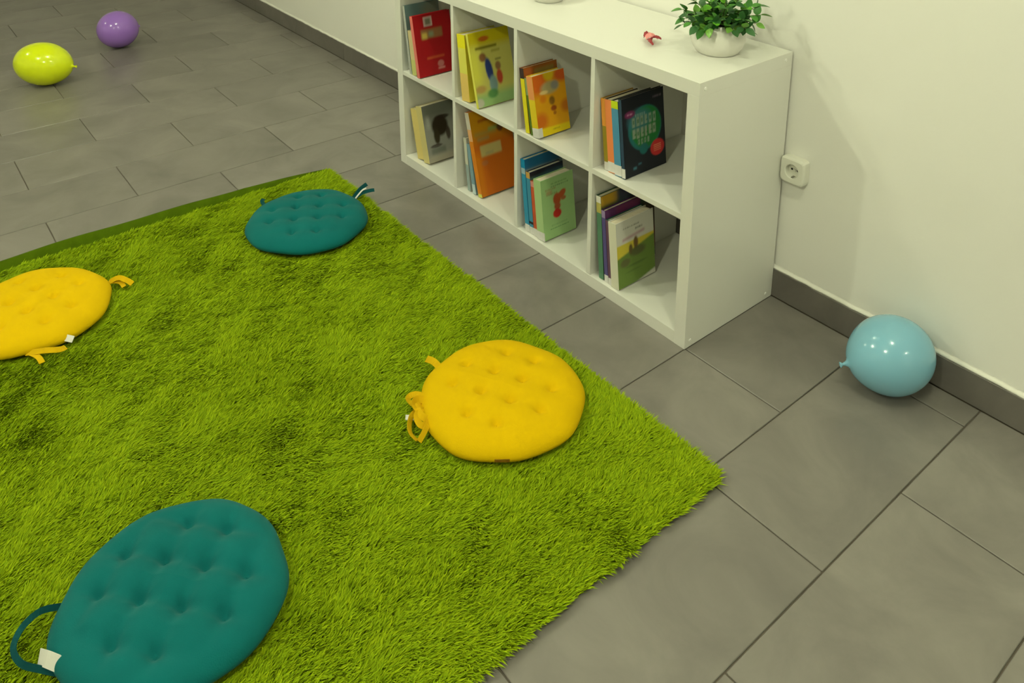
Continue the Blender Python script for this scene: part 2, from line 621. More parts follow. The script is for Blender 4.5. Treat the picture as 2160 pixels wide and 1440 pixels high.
# --- third upper compartment
a = Art((150, 84, 24), 30, 40)
a.rect(0.3, 0.86, 0.9, 0.95, (150, 128, 64), .9, .06).rect(0, 0.8, 0.25, 1, (176, 92, 40), 1, .1)
book('taller brown book with a dark-topped yellow spine, left of the orange books', ZU, -0.6905, 0.020, 0.212, 0.138, -0.381, 0.165, (150, 84, 24), a,
     [(0.84, 1, (54, 40, 40)), (0, 0.84, (226, 214, 34))])
book('thin dark green book between the brown and the orange picture book', ZU, -0.6695, 0.014, 0.186, 0.13, -0.381, 0.185, (60, 104, 56), None,
     [(0.7, 1, (140, 160, 116)), (0, 0.7, (88, 112, 34))])
a = Art((226, 160, 10))
a.ell(0.1, 0.9, 0.3, 0.22, (214, 96, 22), .95, .6).ell(0.95, 0.93, 0.3, 0.12, (206, 84, 30), .95, .6).ell(0.5, 0.98, 0.16, 0.1, (220, 190, 20), .9, .5)
a.ell(0.5, 0.76, 0.28, 0.10, (176, 164, 116), .95, .5).ell(0.66, 0.78, 0.12, 0.07, (140, 140, 136), .9, .5).ell(0.3, 0.70, 0.13, 0.03, (232, 206, 140), .9, .5)
a.ell(0.95, 0.4, 0.16, 0.1, (186, 92, 14), .8, .8).ell(0.12, 0.25, 0.2, 0.13, (206, 100, 14), .9, .8).ell(0.25, 0.6, 0.1, 0.06, (214, 110, 14), .7, .8)
a.ell(0.52, 0.54, 0.09, 0.07, (122, 84, 20), .9, .5).ell(0.55, 0.41, 0.09, 0.045, (150, 62, 10), .95, .5).ell(0.57, 0.33, 0.05, 0.03, (150, 80, 10), .8, .5)
a.rect(-.1, -.1, 1.1, 0.135, (236, 208, 16), 1, .03, -0.02).text(0.45, 0.06, 0.68, 0.085, (150, 128, 10), 6, .8)
book('orange and yellow picture book with a small brown figure on its cover', ZU, -0.6515, 0.030, 0.197, 0.130, -0.385, 0.20, (230, 190, 24), a,
     [(0.0, 1, (222, 196, 40)), (0.62, 1, (226, 150, 90))], (0.0, 0.155, 0.016))
# --- fourth upper compartment
book('thin book with orange-topped olive spine at the left of the upper right compartment', ZU, -0.3465, 0.016, 0.216, 0.13, -0.366, 0.115, (160, 120, 40), None,
     [(0.62, 1, (226, 150, 56)), (0.12, 0.62, (150, 132, 34)), (0, 0.12, (208, 204, 200))])
book('salmon-spined book beside the blue one in the upper right compartment', ZU, -0.3295, 0.026, 0.219, 0.132, -0.367, 0.115, (60, 50, 40), None,
     [(0, 1, (232, 136, 78))], (0.01, 0.15, 0.002))
book('light blue spined book with a lime top, behind the navy book', ZU, -0.3025, 0.027, 0.223, 0.160, -0.368, 0.115, (40, 44, 50), None,
     [(0, 0.9, (78, 142, 178)), (0.9, 1.0, (190, 206, 30))], (0.01, 0.15, 0.002))
a = Art((20, 25, 36), 60, 84)
a.ell(0.52, 0.56, 0.40, 0.285, (30, 108, 112), 1, .06).ell(0.55, 0.57, 0.36, 0.262, (26, 122, 56), 1, .12).ell(0.40, 0.68, 0.27, 0.14, (62, 124, 140), .8, .5)
a.ell(0.47, 0.30, 0.10, 0.07, (30, 110, 112), 1, .3)
a.text(0.30, 0.725, 0.56, 0.765, (150, 180, 180), 5, .7, 3)
a.text(0.22, 0.595, 0.82, 0.725, (150, 168, 150), 6, .9, 5).text(0.22, 0.45, 0.80, 0.58, (156, 170, 150), 6, .9, 6).text(0.34, 0.365, 0.64, 0.435, (150, 168, 150), 4, .9, 8)
a.ell(0.80, 0.255, 0.17, 0.105, (206, 44, 48), 1, .12)
for k in range(4):
    a.rect(0.71, 0.215 + k * 0.023, 0.89, 0.225 + k * 0.023, (240, 150, 110), .8, .008)
a.ell(0.18, 0.785, 0.12, 0.045, (122, 44, 96), 1, .4).text(0.11, 0.775, 0.24, 0.795, (236, 170, 210), 6, .9).text(0.74, 0.90, 0.95, 0.925, (150, 130, 150), 7, .6)
a.rect(0.20, 0.075, 0.28, 0.105, (70, 130, 150), .8, .02).rect(0.32, 0.115, 0.40, 0.135, (70, 130, 150), .6, .02)
book('navy book with a green speech bubble and a red dot on its cover', ZU, -0.2745, 0.012, 0.234, 0.171, -0.367, 0.115, (22, 27, 38), a, [(0, 1, (48, 70, 92))], (0.01, 0.13, 0.0015))
# --- lower left compartment
book('thick cream-spined book at the left of the lower left compartment', ZL, -1.3765, 0.044, 0.200, 0.15, -0.368, 0.225, (206, 190, 120), None, [(0, 1, (216, 196, 120))])
a = Art((150, 150, 142))
a.rect(-.1, .72, 1.1, 1.1, (104, 106, 96), .9, .25).ell(0.42, 0.60, 0.22, 0.18, (44, 34, 18), 1, .3).ell(0.5, 0.74, 0.2, 0.04, (40, 28, 16), .9, .4).ell(0.30, 0.43, 0.08, 0.14, (52, 44, 24), 1, .4)
a.ell(0.62, 0.44, 0.06, 0.12, (60, 44, 36), .9, .4).ell(0.25, 0.27, 0.16, 0.03, (70, 62, 58), .9, .4).rect(-.1, -.1, 1.1, 0.12, (176, 168, 150), .9, .08).rect(.08, .6, .15, .8, (190, 190, 184), .7, .1)
a.rect(0.1, 0.13, 0.5, 0.24, (110, 116, 106), .8, .06)
book('grey book with a dark animal photograph on its cover', ZL, -1.3300, 0.040, 0.224, 0.165, -0.369, 0.235, (196, 186, 150), a, [(0, 1, (206, 192, 128))])
# --- second lower compartment
book('pale grey book standing at the left of the orange one', ZL, -1.0420, 0.018, 0.20, 0.13, -0.366, 0.12, (180, 184, 176), None, [(0, 0.5, (150, 168, 168)), (0.5, 1, (196, 196, 180))])
book('blue-grey spined book leaning behind the orange one', ZL, -1.0130, 0.020, 0.185, 0.13, -0.367, 0.20, (120, 150, 164), None, [(0, 1, (124, 156, 170)), (0.0, 0.2, (190, 206, 210))])
a = Art((206, 106, 14))
a.rect(-.1, .68, 1.1, 1.1, (206, 146, 10), 1, .2).rect(0.18, 0.855, 0.7, 0.885, (150, 62, 10), .9, .03, 0.02).rect(0.05, 0.70, 0.6, 0.745, (170, 150, 70), .8, .05)
a.rect(0.40, 0.735, 0.66, 0.775, (130, 170, 90), .8, .04).ell(0.7, 0.74, 0.08, 0.05, (84, 52, 40), .8, .5).rect(0.1, 0.645, 0.4, 0.68, (160, 150, 90), .8, .04)
a.rect(0.135, 0.455, 0.66, 0.585, (206, 190, 120), 1, .03).rect(0.25, 0.47, 0.45, 0.50, (180, 168, 120), .8, .02).rect(-.1, -.1, .12, .5, (222, 130, 16), .9, .1)
a.ell(0.2, 0.38, 0.08, 0.03, (190, 120, 70), .8, .5)
book('large orange book with a cream title box leaning in the lower row', ZL, -0.9905, 0.024, 0.308, 0.175, -0.366, 0.268, (206, 112, 18), a, [(0.80, 1, (206, 198, 184)), (0.66, 0.80, (224, 170, 120)), (0.04, 0.66, (216, 130, 26)), (0, 0.04, (206, 206, 90))])
# --- third lower compartment
a = Art((24, 100, 150), 30, 40)
a.rect(-.1, .80, 1.1, .86, (150, 160, 150), .9, .03).rect(.5, .82, 1, .95, (20, 80, 120), .9, .2)
book('tall bright blue book at the left of the third lower compartment', ZL, -0.6960, 0.021, 0.250, 0.16, -0.377, 0.115, (26, 118, 172), a, [(0, 1, (50, 140, 178)), (0.88, 1, (6, 130, 176)), (0.8, 0.88, (150, 176, 190))], (0.0, 0.10, 0.002))
a = Art((70, 104, 104), 30, 40)
a.rect(-.1, .92, 1.1, 1.1, (36, 34, 50), 1, .03).rect(.4, .7, 1, .9, (56, 96, 130), .8, .2)
book('teal-covered book with a dark top edge behind the red spine', ZL, -0.6735, 0.020, 0.214, 0.142, -0.376, 0.115, (52, 62, 84), a, [(0, 1, (64, 138, 170)), (0.9, 1, (206, 160, 84)), (0.16, 0.2, (30, 30, 34))], (0.0, 0.11, 0.002))
book('thin red-orange spined book beside the pale green one', ZL, -0.6525, 0.019, 0.190, 0.128, -0.376, 0.115, (170, 74, 40), None, [(0, 1, (190, 84, 46)), (0.9, 1, (206, 140, 130))], (0.0, 0.14, 0.002))
a = Art((158, 196, 132))
a.text(0.3, 0.885, 0.8, 0.905, (96, 140, 84), 9, .8, 2).text(0.3, 0.835, 0.85, 0.86, (84, 120, 80), 9, .8, 4).text(0.12, 0.80, 0.45, 0.83, (150, 130, 84), 6, .8, 5).text(0.15, 0.72, 0.5, 0.75, (120, 130, 80), 6, .8, 7).rect(0.14, 0.74, 0.32, 0.79, (176, 122, 88), .8, .06)
a.ell(0.46, 0.62, 0.12, 0.10, (176, 78, 34), 1, .3).ell(0.62, 0.68, 0.13, 0.06, (176, 82, 40), 1, .3, 0.3).ell(0.66, 0.60, 0.08, 0.035, (170, 78, 40), .9, .4).ell(0.46, 0.50, 0.10, 0.06, (170, 84, 44), 1, .4)
a.ell(0.44, 0.385, 0.13, 0.075, (190, 36, 22), 1, .25).text(0.25, 0.20, 0.75, 0.215, (90, 140, 90), 10, .8, 9).text(0.2, 0.145, 0.8, 0.16, (80, 130, 80), 10, .8, 10)
book('pale green book with a red hand-shaped mark on its cover', ZL, -0.6325, 0.036, 0.205, 0.137, -0.379, 0.12, (160, 196, 138), a, [(0, 1, (170, 200, 140))], (0.0, 0.14, 0.002))
# --- fourth lower compartment
a = Art((46, 72, 56), 30, 40)
a.rect(-.1, .88, .3, 1.1, (190, 150, 40), 1, .05).rect(.3, .85, .8, 1.1, (60, 60, 90), .9, .2).rect(.75, .4, 1.1, .7, (60, 36, 20), .9, .1).rect(.75, .1, 1.1, .4, (110, 50, 44), .9, .1)
book('tall deep green book with a yellow corner at the left of the lower right compartment', ZL, -0.3470, 0.020, 0.266, 0.225, -0.376, 0.085, (52, 84, 60), a, [(0, 0.8, (84, 128, 100)), (0.8, 0.92, (180, 170, 90)), (0.92, 1, (226, 222, 214))])
book('purple book between the deep green and the dark teal one', ZL, -0.3260, 0.015, 0.228, 0.148, -0.376, 0.10, (76, 38, 92), Art((84, 36, 92), 24, 32).rect(.3, .9, 1, 1, (110, 40, 80), .8, .1), [(0, 1, (84, 76, 130)), (0.9, 1, (150, 130, 170))], (0.0, 0.10, 0.002))
a = Art((26, 84, 72), 24, 32)
a.rect(0.35, 0.80, 1, 0.95, (196, 160, 40), .9, .05)
book('dark teal book with an ochre patch behind the white-topped book', ZL, -0.3100, 0.014, 0.204, 0.15, -0.376, 0.105, (28, 84, 74), a, [(0, 1, (100, 70, 90))], (0.0, 0.10, 0.002))
a = Art((224, 222, 214))
a.rect(-.1, 0.42, 1.1, 0.655, (222, 204, 70), 1, .02).rect(-.1, -.1, 1.1, 0.44, (110, 138, 60), 1, .03, 0.16)
a.ell(0.5, 0.60, 0.06, 0.10, (122, 92, 50), 1, .4).ell(0.36, 0.53, 0.05, 0.08, (110, 90, 50), 1, .4).ell(0.55, 0.47, 0.2, 0.07, (92, 96, 56), .95, .5).ell(0.2, 0.36, 0.13, 0.06, (100, 100, 60), .95, .5)
a.text(0.18, 0.87, 0.62, 0.89, (140, 140, 132), 8, .9, 3).text(0.5, 0.80, 0.72, 0.83, (110, 112, 104), 4, .9, 5).rect(0.15, 0.69, 0.75, 0.73, (190, 140, 158), .8, .04, 0.06)
a.ell(0.5, 0.28, 0.28, 0.02, (86, 112, 50), .8, .5).ell(0.4, 0.2, 0.2, 0.015, (86, 112, 50), .7, .5)
book('white-topped book with a yellow and green field scene in the lower right compartment', ZL, -0.2930, 0.031, 0.206, 0.156, -0.380, 0.11, (222, 220, 210), a, [(0, 1, (218, 216, 196))])

# ------------------------------------------------------------------ rug
RX0, RX1, RYA, RYB = -1.555, 0.350, -2.06, -0.660
M_back = material('rug_backing', (96, 116, 14), 0.95, 0.1)
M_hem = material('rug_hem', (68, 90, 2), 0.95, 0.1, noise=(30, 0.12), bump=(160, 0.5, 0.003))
M_pile = bpy.data.materials.new('rug_pile')
M_pile.use_nodes = True
nt = M_pile.node_tree
bs = nt.nodes['Principled BSDF']
bs.inputs['Roughness'].default_value = 0.8
bs.inputs['Specular IOR Level'].default_value = 0.2
ge = nt.nodes.new('ShaderNodeNewGeometry')
rp = nt.nodes.new('ShaderNodeValToRGB')
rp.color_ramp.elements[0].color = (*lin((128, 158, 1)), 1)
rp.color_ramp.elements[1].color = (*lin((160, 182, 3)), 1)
nt.links.new(ge.outputs['Random Per Island'], rp.inputs['Fac'])
nt.links.new(rp.outputs['Color'], bs.inputs['Base Color'])

CUSH = {  # centre x, y, radius, grid pitch, grid turn, colour
    'yc': (-0.132, -0.908, 0.200, 0.076, math.atan2(0.036, 0.067)),
    'tb': (-1.205, -0.912, 0.200, 0.078, math.atan2(0.075, 0.043)),
    'yl': (-1.232, -1.726, 0.200, 0.078, math.atan2(0.030, 0.070)),
    'tf': (-0.108, -1.690, 0.203, 0.082, math.atan2(0.058, 0.065)),
}
rug = tag(empty('rug', ((RX0 + RX1) / 2, (RYA + RYB) / 2, 0)), 'lime green shaggy rug lying on the grey tiles', 'rug')
RC = np.array([(RX0 + RX1) / 2, (RYA + RYB) / 2, 0])
box('backing', (RX0 - RC[0], RYA - RC[1], 0.0006), (RX1 - RC[0] - 0.006, RYB - RC[1] - 0.004, 0.008), M_back, rug, 0.003)
# pile: bent tufts leaning with a wandering nap
NP = 420000
px = RNG.uniform(RX0 + 0.004, RX1 - 0.004, NP)
py = RNG.uniform(RYA + 0.004, RYB - 0.004, NP)


def field(x, y, seed, s):
    r = np.random.default_rng(seed)
    v = 0
    for k in range(7):
        a = r.uniform(0, 2 * math.pi)
        f = s * r.uniform(0.6, 2.2)
        v = v + np.sin((x * math.cos(a) + y * math.sin(a)) * f + r.uniform(0, 6.28))
    return v / 7


nap = 1.25 + 0.7 * field(px, py, 1, 5.0) + 1.2 * field(px, py, 2, 30.0) + RNG.normal(0, 0.45, NP)
ht = 0.0215 + 0.003 * field(px, py, 3, 9.0) + 0.0055 * field(px, py, 4, 75.0) + RNG.normal(0, 0.0018, NP)
lean = 0.016 + 0.007 * field(px, py, 5, 14.0) + RNG.normal(0, 0.004, NP)
keep = np.ones(NP, bool)
for k, (cx, cy, r, p, g) in CUSH.items():
    dd = np.hypot(px - cx, py - cy)
    keep &= dd > r * 0.90
    ht = np.where(dd < r * 1.04, np.minimum(ht, 0.016), ht)
# rounded corner and pile falling outwards at the edges
dx1 = np.maximum(0, 0.045 - (RX1 - px)); dy1 = np.maximum(0, 0.045 - (RYB - py))
keep &= np.hypot(dx1, dy1) < 0.047
edge = np.clip(1 - (RX1 - px) / 0.02, 0, 1)
edgey = np.clip(1 - (RYB - py) / 0.015, 0, 1)
px, py, nap, ht, lean, edge, edgey = [q[keep] for q in (px, py, nap, ht, lean, edge, edgey)]
n = len(px)
ht = np.clip(ht, 0.010, 0.036) * (1 - 0.35 * edge - 0.3 * edgey)
lx = np.cos(nap) * lean + edge * 0.006
ly = np.sin(nap) * lean + edgey * 0.003
rt = RNG.uniform(0, math.pi, n)
wx, wy = np.cos(rt), np.sin(rt)
w0 = RNG.uniform(0.0016, 0.0026, n)
z0 = 0.006
V = np.empty((n, 5, 3), np.float32)
for k, (f, zf, wf) in enumerate(((0, 0, 1), (0, 0, -1), (0.38, 0.66, 0.95), (0.38, 0.66, -0.95), (1.0, 1.0, 0))):
    V[:, k, 0] = px + lx * f + wx * w0 * wf - RC[0]
    V[:, k, 1] = py + ly * f + wy * w0 * wf - RC[1]
    V[:, k, 2] = z0 + (ht - z0) * zf
me = bpy.data.meshes.new('pile')
me.vertices.add(n * 5)
me.vertices.foreach_set('co', V.ravel())
base = (np.arange(n, dtype=np.int32) * 5)[:, None]
tri = np.concatenate([base + np.array([[0, 1, 3]]), base + np.array([[0, 3, 2]]), base + np.array([[2, 3, 4]])], 1).reshape(-1).astype(np.int32)
nf = n * 3
me.loops.add(nf * 3)
me.loops.foreach_set('vertex_index', tri)
me.polygons.add(nf)
me.polygons.foreach_set('loop_start', np.arange(nf, dtype=np.int32) * 3)
me.polygons.foreach_set('loop_total', np.full(nf, 3, np.int32))
me.update(calc_edges=True)
o = link('pile', me, M_pile, rug)
o['kind'] = 'stuff'
# turned-up hem along the far edge
vs, fs = [], []
N = 90
for k in range(N + 1):
    s = k / N
    y = RYA + (RYB - 0.004 - RYA) * s
    h = 0.040 * min(1, (1 - s) * 3.0 + 0.30) + 0.002 * math.sin(s * 23)
    xo = 0.006 * math.sin(s * 9 + 1) - 0.012 * (1 - s)
    prof = [(0.030, 0.009), (0.012, 0.011), (0.000, 0.35 * h + 0.006), (-0.008, h), (-0.014, h), (-0.012, 0.4 * h), (0.0, 0.001), (0.030, 0.001)]
    vs += [(RX0 + a + xo - RC[0], y - RC[1], z) for a, z in prof]
    if k:
        a = (k - 1) * 8
        for j in range(8):
            fs.append((a + j, a + (j + 1) % 8, a + 8 + (j + 1) % 8, a + 8 + j))
fs.append(tuple(range(8)))
fs.append(tuple(N * 8 + j for j in range(8))[::-1])
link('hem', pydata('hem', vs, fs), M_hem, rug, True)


# ------------------------------------------------------------------ cushions
def cushion(key, label, mat, H0, dim, crease, broad=0.3):
    cx, cy, R, p, g = CUSH[key]
    root = tag(empty('seat_cushion', (cx, cy, 0.017)), label, 'cushion', 'round tufted floor cushions')
    pts = []
    cg, sg = math.cos(g), math.sin(g)
    for i in range(4):
        for j in range(4):
            if (i in (0, 3)) and (j in (0, 3)):
                continue
            a, b = (i - 1.5) * p, (j - 1.5) * p
            pts.append((a * cg - b * sg, a * sg + b * cg))
    NS, NR = 192, 60
    th = np.linspace(0, 2 * math.pi, NS, endpoint=False)
    rs = np.random.default_rng(sum(map(ord, key)))
    ph = rs.uniform(0, 6.28, 4)
    outl = R * (1 + 0.012 * np.sin(3 * th + ph[0]) + 0.010 * np.sin(5 * th + ph[1]) + 0.008 * np.sin(9 * th + ph[2]))
    verts = [(0, 0, 0)]
    rho = np.linspace(0, 1, NR + 1)[1:]
    rho = 1 - (1 - rho) ** 1.35
    def top(x, y, rr):
        prof = np.power(np.clip(1 - np.power(rr, 3.6), 0, 1), 0.55)
        d = np.full(x.shape, 9.0)
        for a, b in pts:
            d = np.minimum(d, np.hypot(x - a, y - b))
        # local grid coordinates for creases between tufts
        a = (x * cg + y * sg) / p + 1.5
        b = (-x * sg + y * cg) / p + 1.5
        la = np.abs(a - np.round(a)) * p
        lb = np.abs(b - np.round(b)) * p
        ina = (np.round(a) >= 0) & (np.round(a) <= 3)
        inb = (np.round(b) >= 0) & (np.round(b) <= 3)
        hull = np.clip((1.02 - rr) / 0.25, 0, 1)
        cr = np.maximum(np.where(ina, np.exp(-(la / 0.016) ** 2), 0), np.where(inb, np.exp(-(lb / 0.016) ** 2), 0)) * hull
        dm = np.exp(-(d / 0.012) ** 2) * (1 - broad) + np.exp(-(d / 0.032) ** 2) * broad
        return H0 * (0.30 + 0.70 * prof * (1 - dim * dm - crease * cr))
    T_ = []
    for r in rho:
        x, y = outl * r * np.cos(th), outl * r * np.sin(th)
        T_.append(np.stack([x, y, top(x, y, np.full(NS, r))], 1))
    verts = [np.array([[0, 0, float(top(np.array([0.0]), np.array([0.0]), np.array([0.0]))[0])]])] + T_
    # underside
    brho = [0.985, 0.94, 0.85, 0.6, 0.3]
    for r in brho:
        zz = H0 * (0.30 - 0.30 * math.sqrt(max(0, 1 - (r) ** 8)))
        verts.append(np.stack([outl * r * np.cos(th), outl * r * np.sin(th), np.full(NS, zz)], 1))
    verts.append(np.array([[0, 0, 0.0]]))
    V = np.concatenate(verts)
    faces = []
    for k in range(NS):
        faces.append((0, 1 + k, 1 + (k + 1) % NS))
    nr = NR + len(brho)
    for i in range(nr - 1):
        A, B = 1 + i * NS, 1 + (i + 1) * NS
        for k in range(NS):
            k2 = (k + 1) % NS
            faces.append((A + k, B + k, B + k2, A + k2))
    A = 1 + (nr - 1) * NS
    for k in range(NS):
        faces.append((A + k, len(V) - 1, A + (k + 1) % NS))
    link('cover', pydata('cover', V, faces), mat, root, True)
    # a small stitch at each tuft
    for i, (a, b) in enumerate(pts):
        z = float(top(np.array([a]), np.array([b]), np.array([math.hypot(a, b) / R]))[0])
        s = link('tuft', tuft_me[mat.name], None, root)
        s.location = (a, b, z + 0.0004)
        s.rotation_euler = (0, 0, i * 0.9)
    return root


def wl(root, pts):
    return [(x - root.location.x, y - root.location.y, z - root.location.z) for x, y, z in pts]


tuft_me = {}
for m in (M_teal, M_yellow):
    t = box_mesh('tuft', (-0.0030, -0.0008, -0.002), (0.0030, 0.0008, 0.0012), 0.0006, 1)
    t.materials.append(m)
    tuft_me[m.name] = t


def tie(root, pts, w=0.013, mat=M_ytie, up=(0, 0, 1), name='tie'):
    return link(name, ribbon_mesh(name, wl(root, pts), w, 0.0016, up), mat, root)


c = cushion('yc', 'yellow tufted cushion nearest the bookcase end of the rug, ties bunched at its left', M_yellow, 0.066, 0.40, 0.03)
tie(c, [(-0.285, -0.975, 0.046), (-0.318, -0.982, 0.060), (-0.350, -0.985, 0.052)], 0.017, up=(0.6, -0.3, 0.7))
tie(c, [(-0.225, -1.040, 0.036), (-0.262, -1.066, 0.046), (-0.270, -1.090, 0.040), (-0.240, -1.088, 0.034)], 0.014, up=(0.5, 0.4, 0.8))
tie(c, [(-0.235, -1.062, 0.040), (-0.220, -1.094, 0.052), (-0.188, -1.104, 0.056), (-0.170, -1.088, 0.044), (-0.185, -1.070, 0.040)], 0.016, up=(0.6, -0.3, 0.7))
tie(c, [(-0.215, -1.085, 0.048), (-0.208, -1.118, 0.046), (-0.180, -1.140, 0.036), (-0.150, -1.138, 0.030)], 0.013, up=(0.4, 0.6, 0.7))
tie(c, [(-0.178, -1.085, 0.046), (-0.152, -1.112, 0.050), (-0.140, -1.140, 0.036)], 0.013, up=(0.7, 0.2, 0.7))
tie(c, [(-0.215, -1.048, 0.038), (-0.236, -1.078, 0.054), (-0.226, -1.100, 0.058), (-0.204, -1.096, 0.050), (-0.206, -1.072, 0.044)], 0.018, up=(0.7, 0.5, 0.5))
tie(c, [(-0.200, -1.070, 0.040), (-0.196, -1.108, 0.054), (-0.170, -1.118, 0.050), (-0.160, -1.098, 0.040)], 0.018, up=(0.5, 0.2, 0.8))
tie(c, [(-0.205, -1.100, 0.034), (-0.222, -1.126, 0.038)], 0.016, M_tagm, name='care_tag')
seam = link('label', box_mesh('label', (-0.017, -0.0012, -0.004), (0.017, 0.0012, 0.004), 0.0006, 1), M_seam, c)
_a = math.atan2(-0.115, 0.150)
seam.location = (0.1955 * math.cos(_a), 0.1955 * math.sin(_a), 0.020)
seam.rotation_euler = (0, 0, _a + math.pi / 2)

c = cushion('tb', 'teal tufted cushion at the far end of the rug, tie poking over the rug edge', M_teal, 0.064, 0.42, 0.05)
tie(c, [(-1.243, -0.722, 0.040), (-1.252, -0.690, 0.060), (-1.258, -0.668, 0.066), (-1.262, -0.655, 0.068)], 0.014, M_ttie, (0.7, 0, 0.7))
tie(c, [(-1.240, -0.722, 0.040), (-1.240, -0.690, 0.052), (-1.232, -0.660, 0.056), (-1.226, -0.645, 0.056)], 0.014, M_ttie, (0.5, 0.2, 0.8))
tie(c, [(-1.237, -0.715, 0.042), (-1.243, -0.685, 0.060), (-1.243, -0.668, 0.064)], 0.005, M_tagm, (0.6, 0.1, 0.7), 'care_tag')
tie(c, [(-1.382, -0.985, 0.036), (-1.412, -0.985, 0.048), (-1.428, -0.972, 0.046)], 0.013, M_ttie, (0.4, 0, 0.9))

c = cushion('yl', 'yellow tufted cushion cut by the left edge of the picture', M_yellow, 0.066, 0.38, 0.03)
tie(c, [(-1.250, -1.522, 0.036), (-1.232, -1.500, 0.050), (-1.205, -1.482, 0.046), (-1.190, -1.474, 0.040)], 0.015, up=(0.5, -0.3, 0.8))
tie(c, [(-1.255, -1.525, 0.034), (-1.228, -1.500, 0.038), (-1.200, -1.495, 0.034)], 0.013, up=(0.3, -0.2, 0.9))
tie(c, [(-1.048, -1.775, 0.034), (-1.014, -1.738, 0.044), (-1.000, -1.705, 0.040), (-1.010, -1.690, 0.034)], 0.015, up=(0.6, 0.0, 0.8))
tie(c, [(-1.050, -1.770, 0.032), (-1.010, -1.755, 0.036), (-0.985, -1.750, 0.030)], 0.014, up=(0.4, 0.1, 0.9))
tie(c, [(-1.046, -1.690, 0.044), (-1.022, -1.668, 0.040)], 0.017, M_tagm, (0.7, -0.2, 0.6), 'care_tag')

c = cushion('tf', 'teal tufted cushion nearest the viewer with a strap loop and silver tag', M_teal, 0.070, 0.56, 0.13, 0.5)
tie(c, [(-0.210, -1.855, 0.040), (-0.216, -1.890, 0.050), (-0.200, -1.922, 0.052), (-0.170, -1.940, 0.050), (-0.138, -1.934, 0.044), (-0.110, -1.910, 0.040), (-0.085, -1.885, 0.036)], 0.011, M_ttie, (0.6, -0.4, 0.5))
tie(c, [(-0.128, -1.908, 0.048), (-0.108, -1.898, 0.054), (-0.090, -1.884, 0.050)], 0.024, M_tagm, (0.6, -0.5, 0.6), 'care_tag')


# ------------------------------------------------------------------ balloons
def balloon(label, rgb, centre, a, b, knot_dir, lift=0.0):
    """a: half length along the knot axis, b: half width"""
    m = material('balloon_latex', rgb, 0.16, 0.5, coat=0.25, sss=0.12)
    prof = []
    N = 40
    for k in range(N + 1):
        t = math.pi * k / N
        z = a * math.cos(t)
        r = b * math.sin(t)
        if z < 0:                        # taper towards the neck (-z)
            r *= 1 - 0.10 * (z / a) ** 2
        prof.append((max(r, 0.0), z))
    prof = prof[:-2]
    zn = prof[-1][1]
    prof += [(0.008, -a - 0.002), (0.0042, -a - 0.008)]
    me = lathe_mesh('body', prof[::-1], 56)
    root = tag(empty('balloon', centre), label, 'balloon', 'balloons lying on the floor')
    q = Vector(knot_dir).normalized().to_track_quat('-Z', 'Y')
    body = link('body', me, m, root, True)
    kn = lathe_mesh('knot', [(0.0, -a - 0.004), (0.0042, -a - 0.006), (0.0050, -a - 0.009), (0.0030, -a - 0.012), (0.0045, -a - 0.015), (0.0075, -a - 0.019), (0.0068, -a - 0.020), (0.0, -a - 0.014)][::-1], 20)
    k = link('knot', kn, m, root, True)
    for o in (body, k):
        o.rotation_mode = 'QUATERNION'
        o.rotation_quaternion = q
    # rest it on the floor
    Rm = q.to_matrix()
    zs = min((Rm @ v.co).z for v in me.vertices)
    zk = min((Rm @ v.co).z for v in kn.vertices)
    root.location.z = -min(zs, zk) + 0.0006
    return root


balloon('light blue balloon lying by the skirting at the right', (132, 188, 214), (0.4185, -0.1040, 0.097), 0.1070, 0.0960, (-0.62, -0.80, -0.22))
balloon('neon yellow balloon lying on the tiles at the far left', (226, 240, 4), (-3.300, -1.312, 0.105), 0.137, 0.106, (0.60, 0.79, -0.10))
balloon('purple balloon lying on the tiles at the far left', (155, 112, 205), (-3.690, -0.872, 0.103), 0.112, 0.103, (-0.35, 0.93, -0.12))

# ------------------------------------------------------------------ potted plant on the bookcase
POT = (-0.132, -0.160)
plant = tag(empty('potted_plant', (POT[0], POT[1], H + 0.0004)), 'bushy green plant in a round white pot on the bookcase', 'plant')
pot_prof = [(1.03 * r_, 1.0 * z_) for r_, z_ in [(0.0, 0.0), (0.050, 0.0), (0.056, 0.003), (0.066, 0.018), (0.0725, 0.038), (0.0705, 0.058), (0.062, 0.077), (0.057, 0.0845), (0.0555, 0.086), (0.053, 0.0845), (0.056, 0.076), (0.058, 0.070), (0.0, 0.070)]]
link('pot', lathe_mesh('pot', pot_prof, 64), M_pot, plant, True)
link('soil', lathe_mesh('soil', [(0.0565, 0.0705), (0.0565, 0.074), (0.035, 0.079), (0.0, 0.081)], 32), M_soil, plant, True)


def leaf_mesh(name, L, Wd, bend, mat):
    nu = 7
    verts, faces = [], []
    for i in range(nu):
        s = i / (nu - 1)
        w = Wd * (math.sin(math.pi * min(1, s ** 0.75)) ** 0.8) / 2
        if i == 0:
            w = 0.0008
        if i == nu - 1:
            w = 0.0004
        z = bend * s * s
        verts += [(s * L, -w, z + 0.25 * w), (s * L, 0, z), (s * L, w, z + 0.25 * w)]
    for i in range(nu - 1):
        a = i * 3
        faces += [(a, a + 3, a + 4, a + 1), (a + 1, a + 4, a + 5, a + 2)]
    # thickness
    n = len(verts)
    verts += [(x, y, z - 0.0005) for x, y, z in verts]
    faces += [tuple(n + i for i in f[::-1]) for f in faces]
    me = pydata(name, verts, faces)
    me.materials.append(mat)
    me.polygons.foreach_set('use_smooth', [True] * len(me.polygons))
    return me


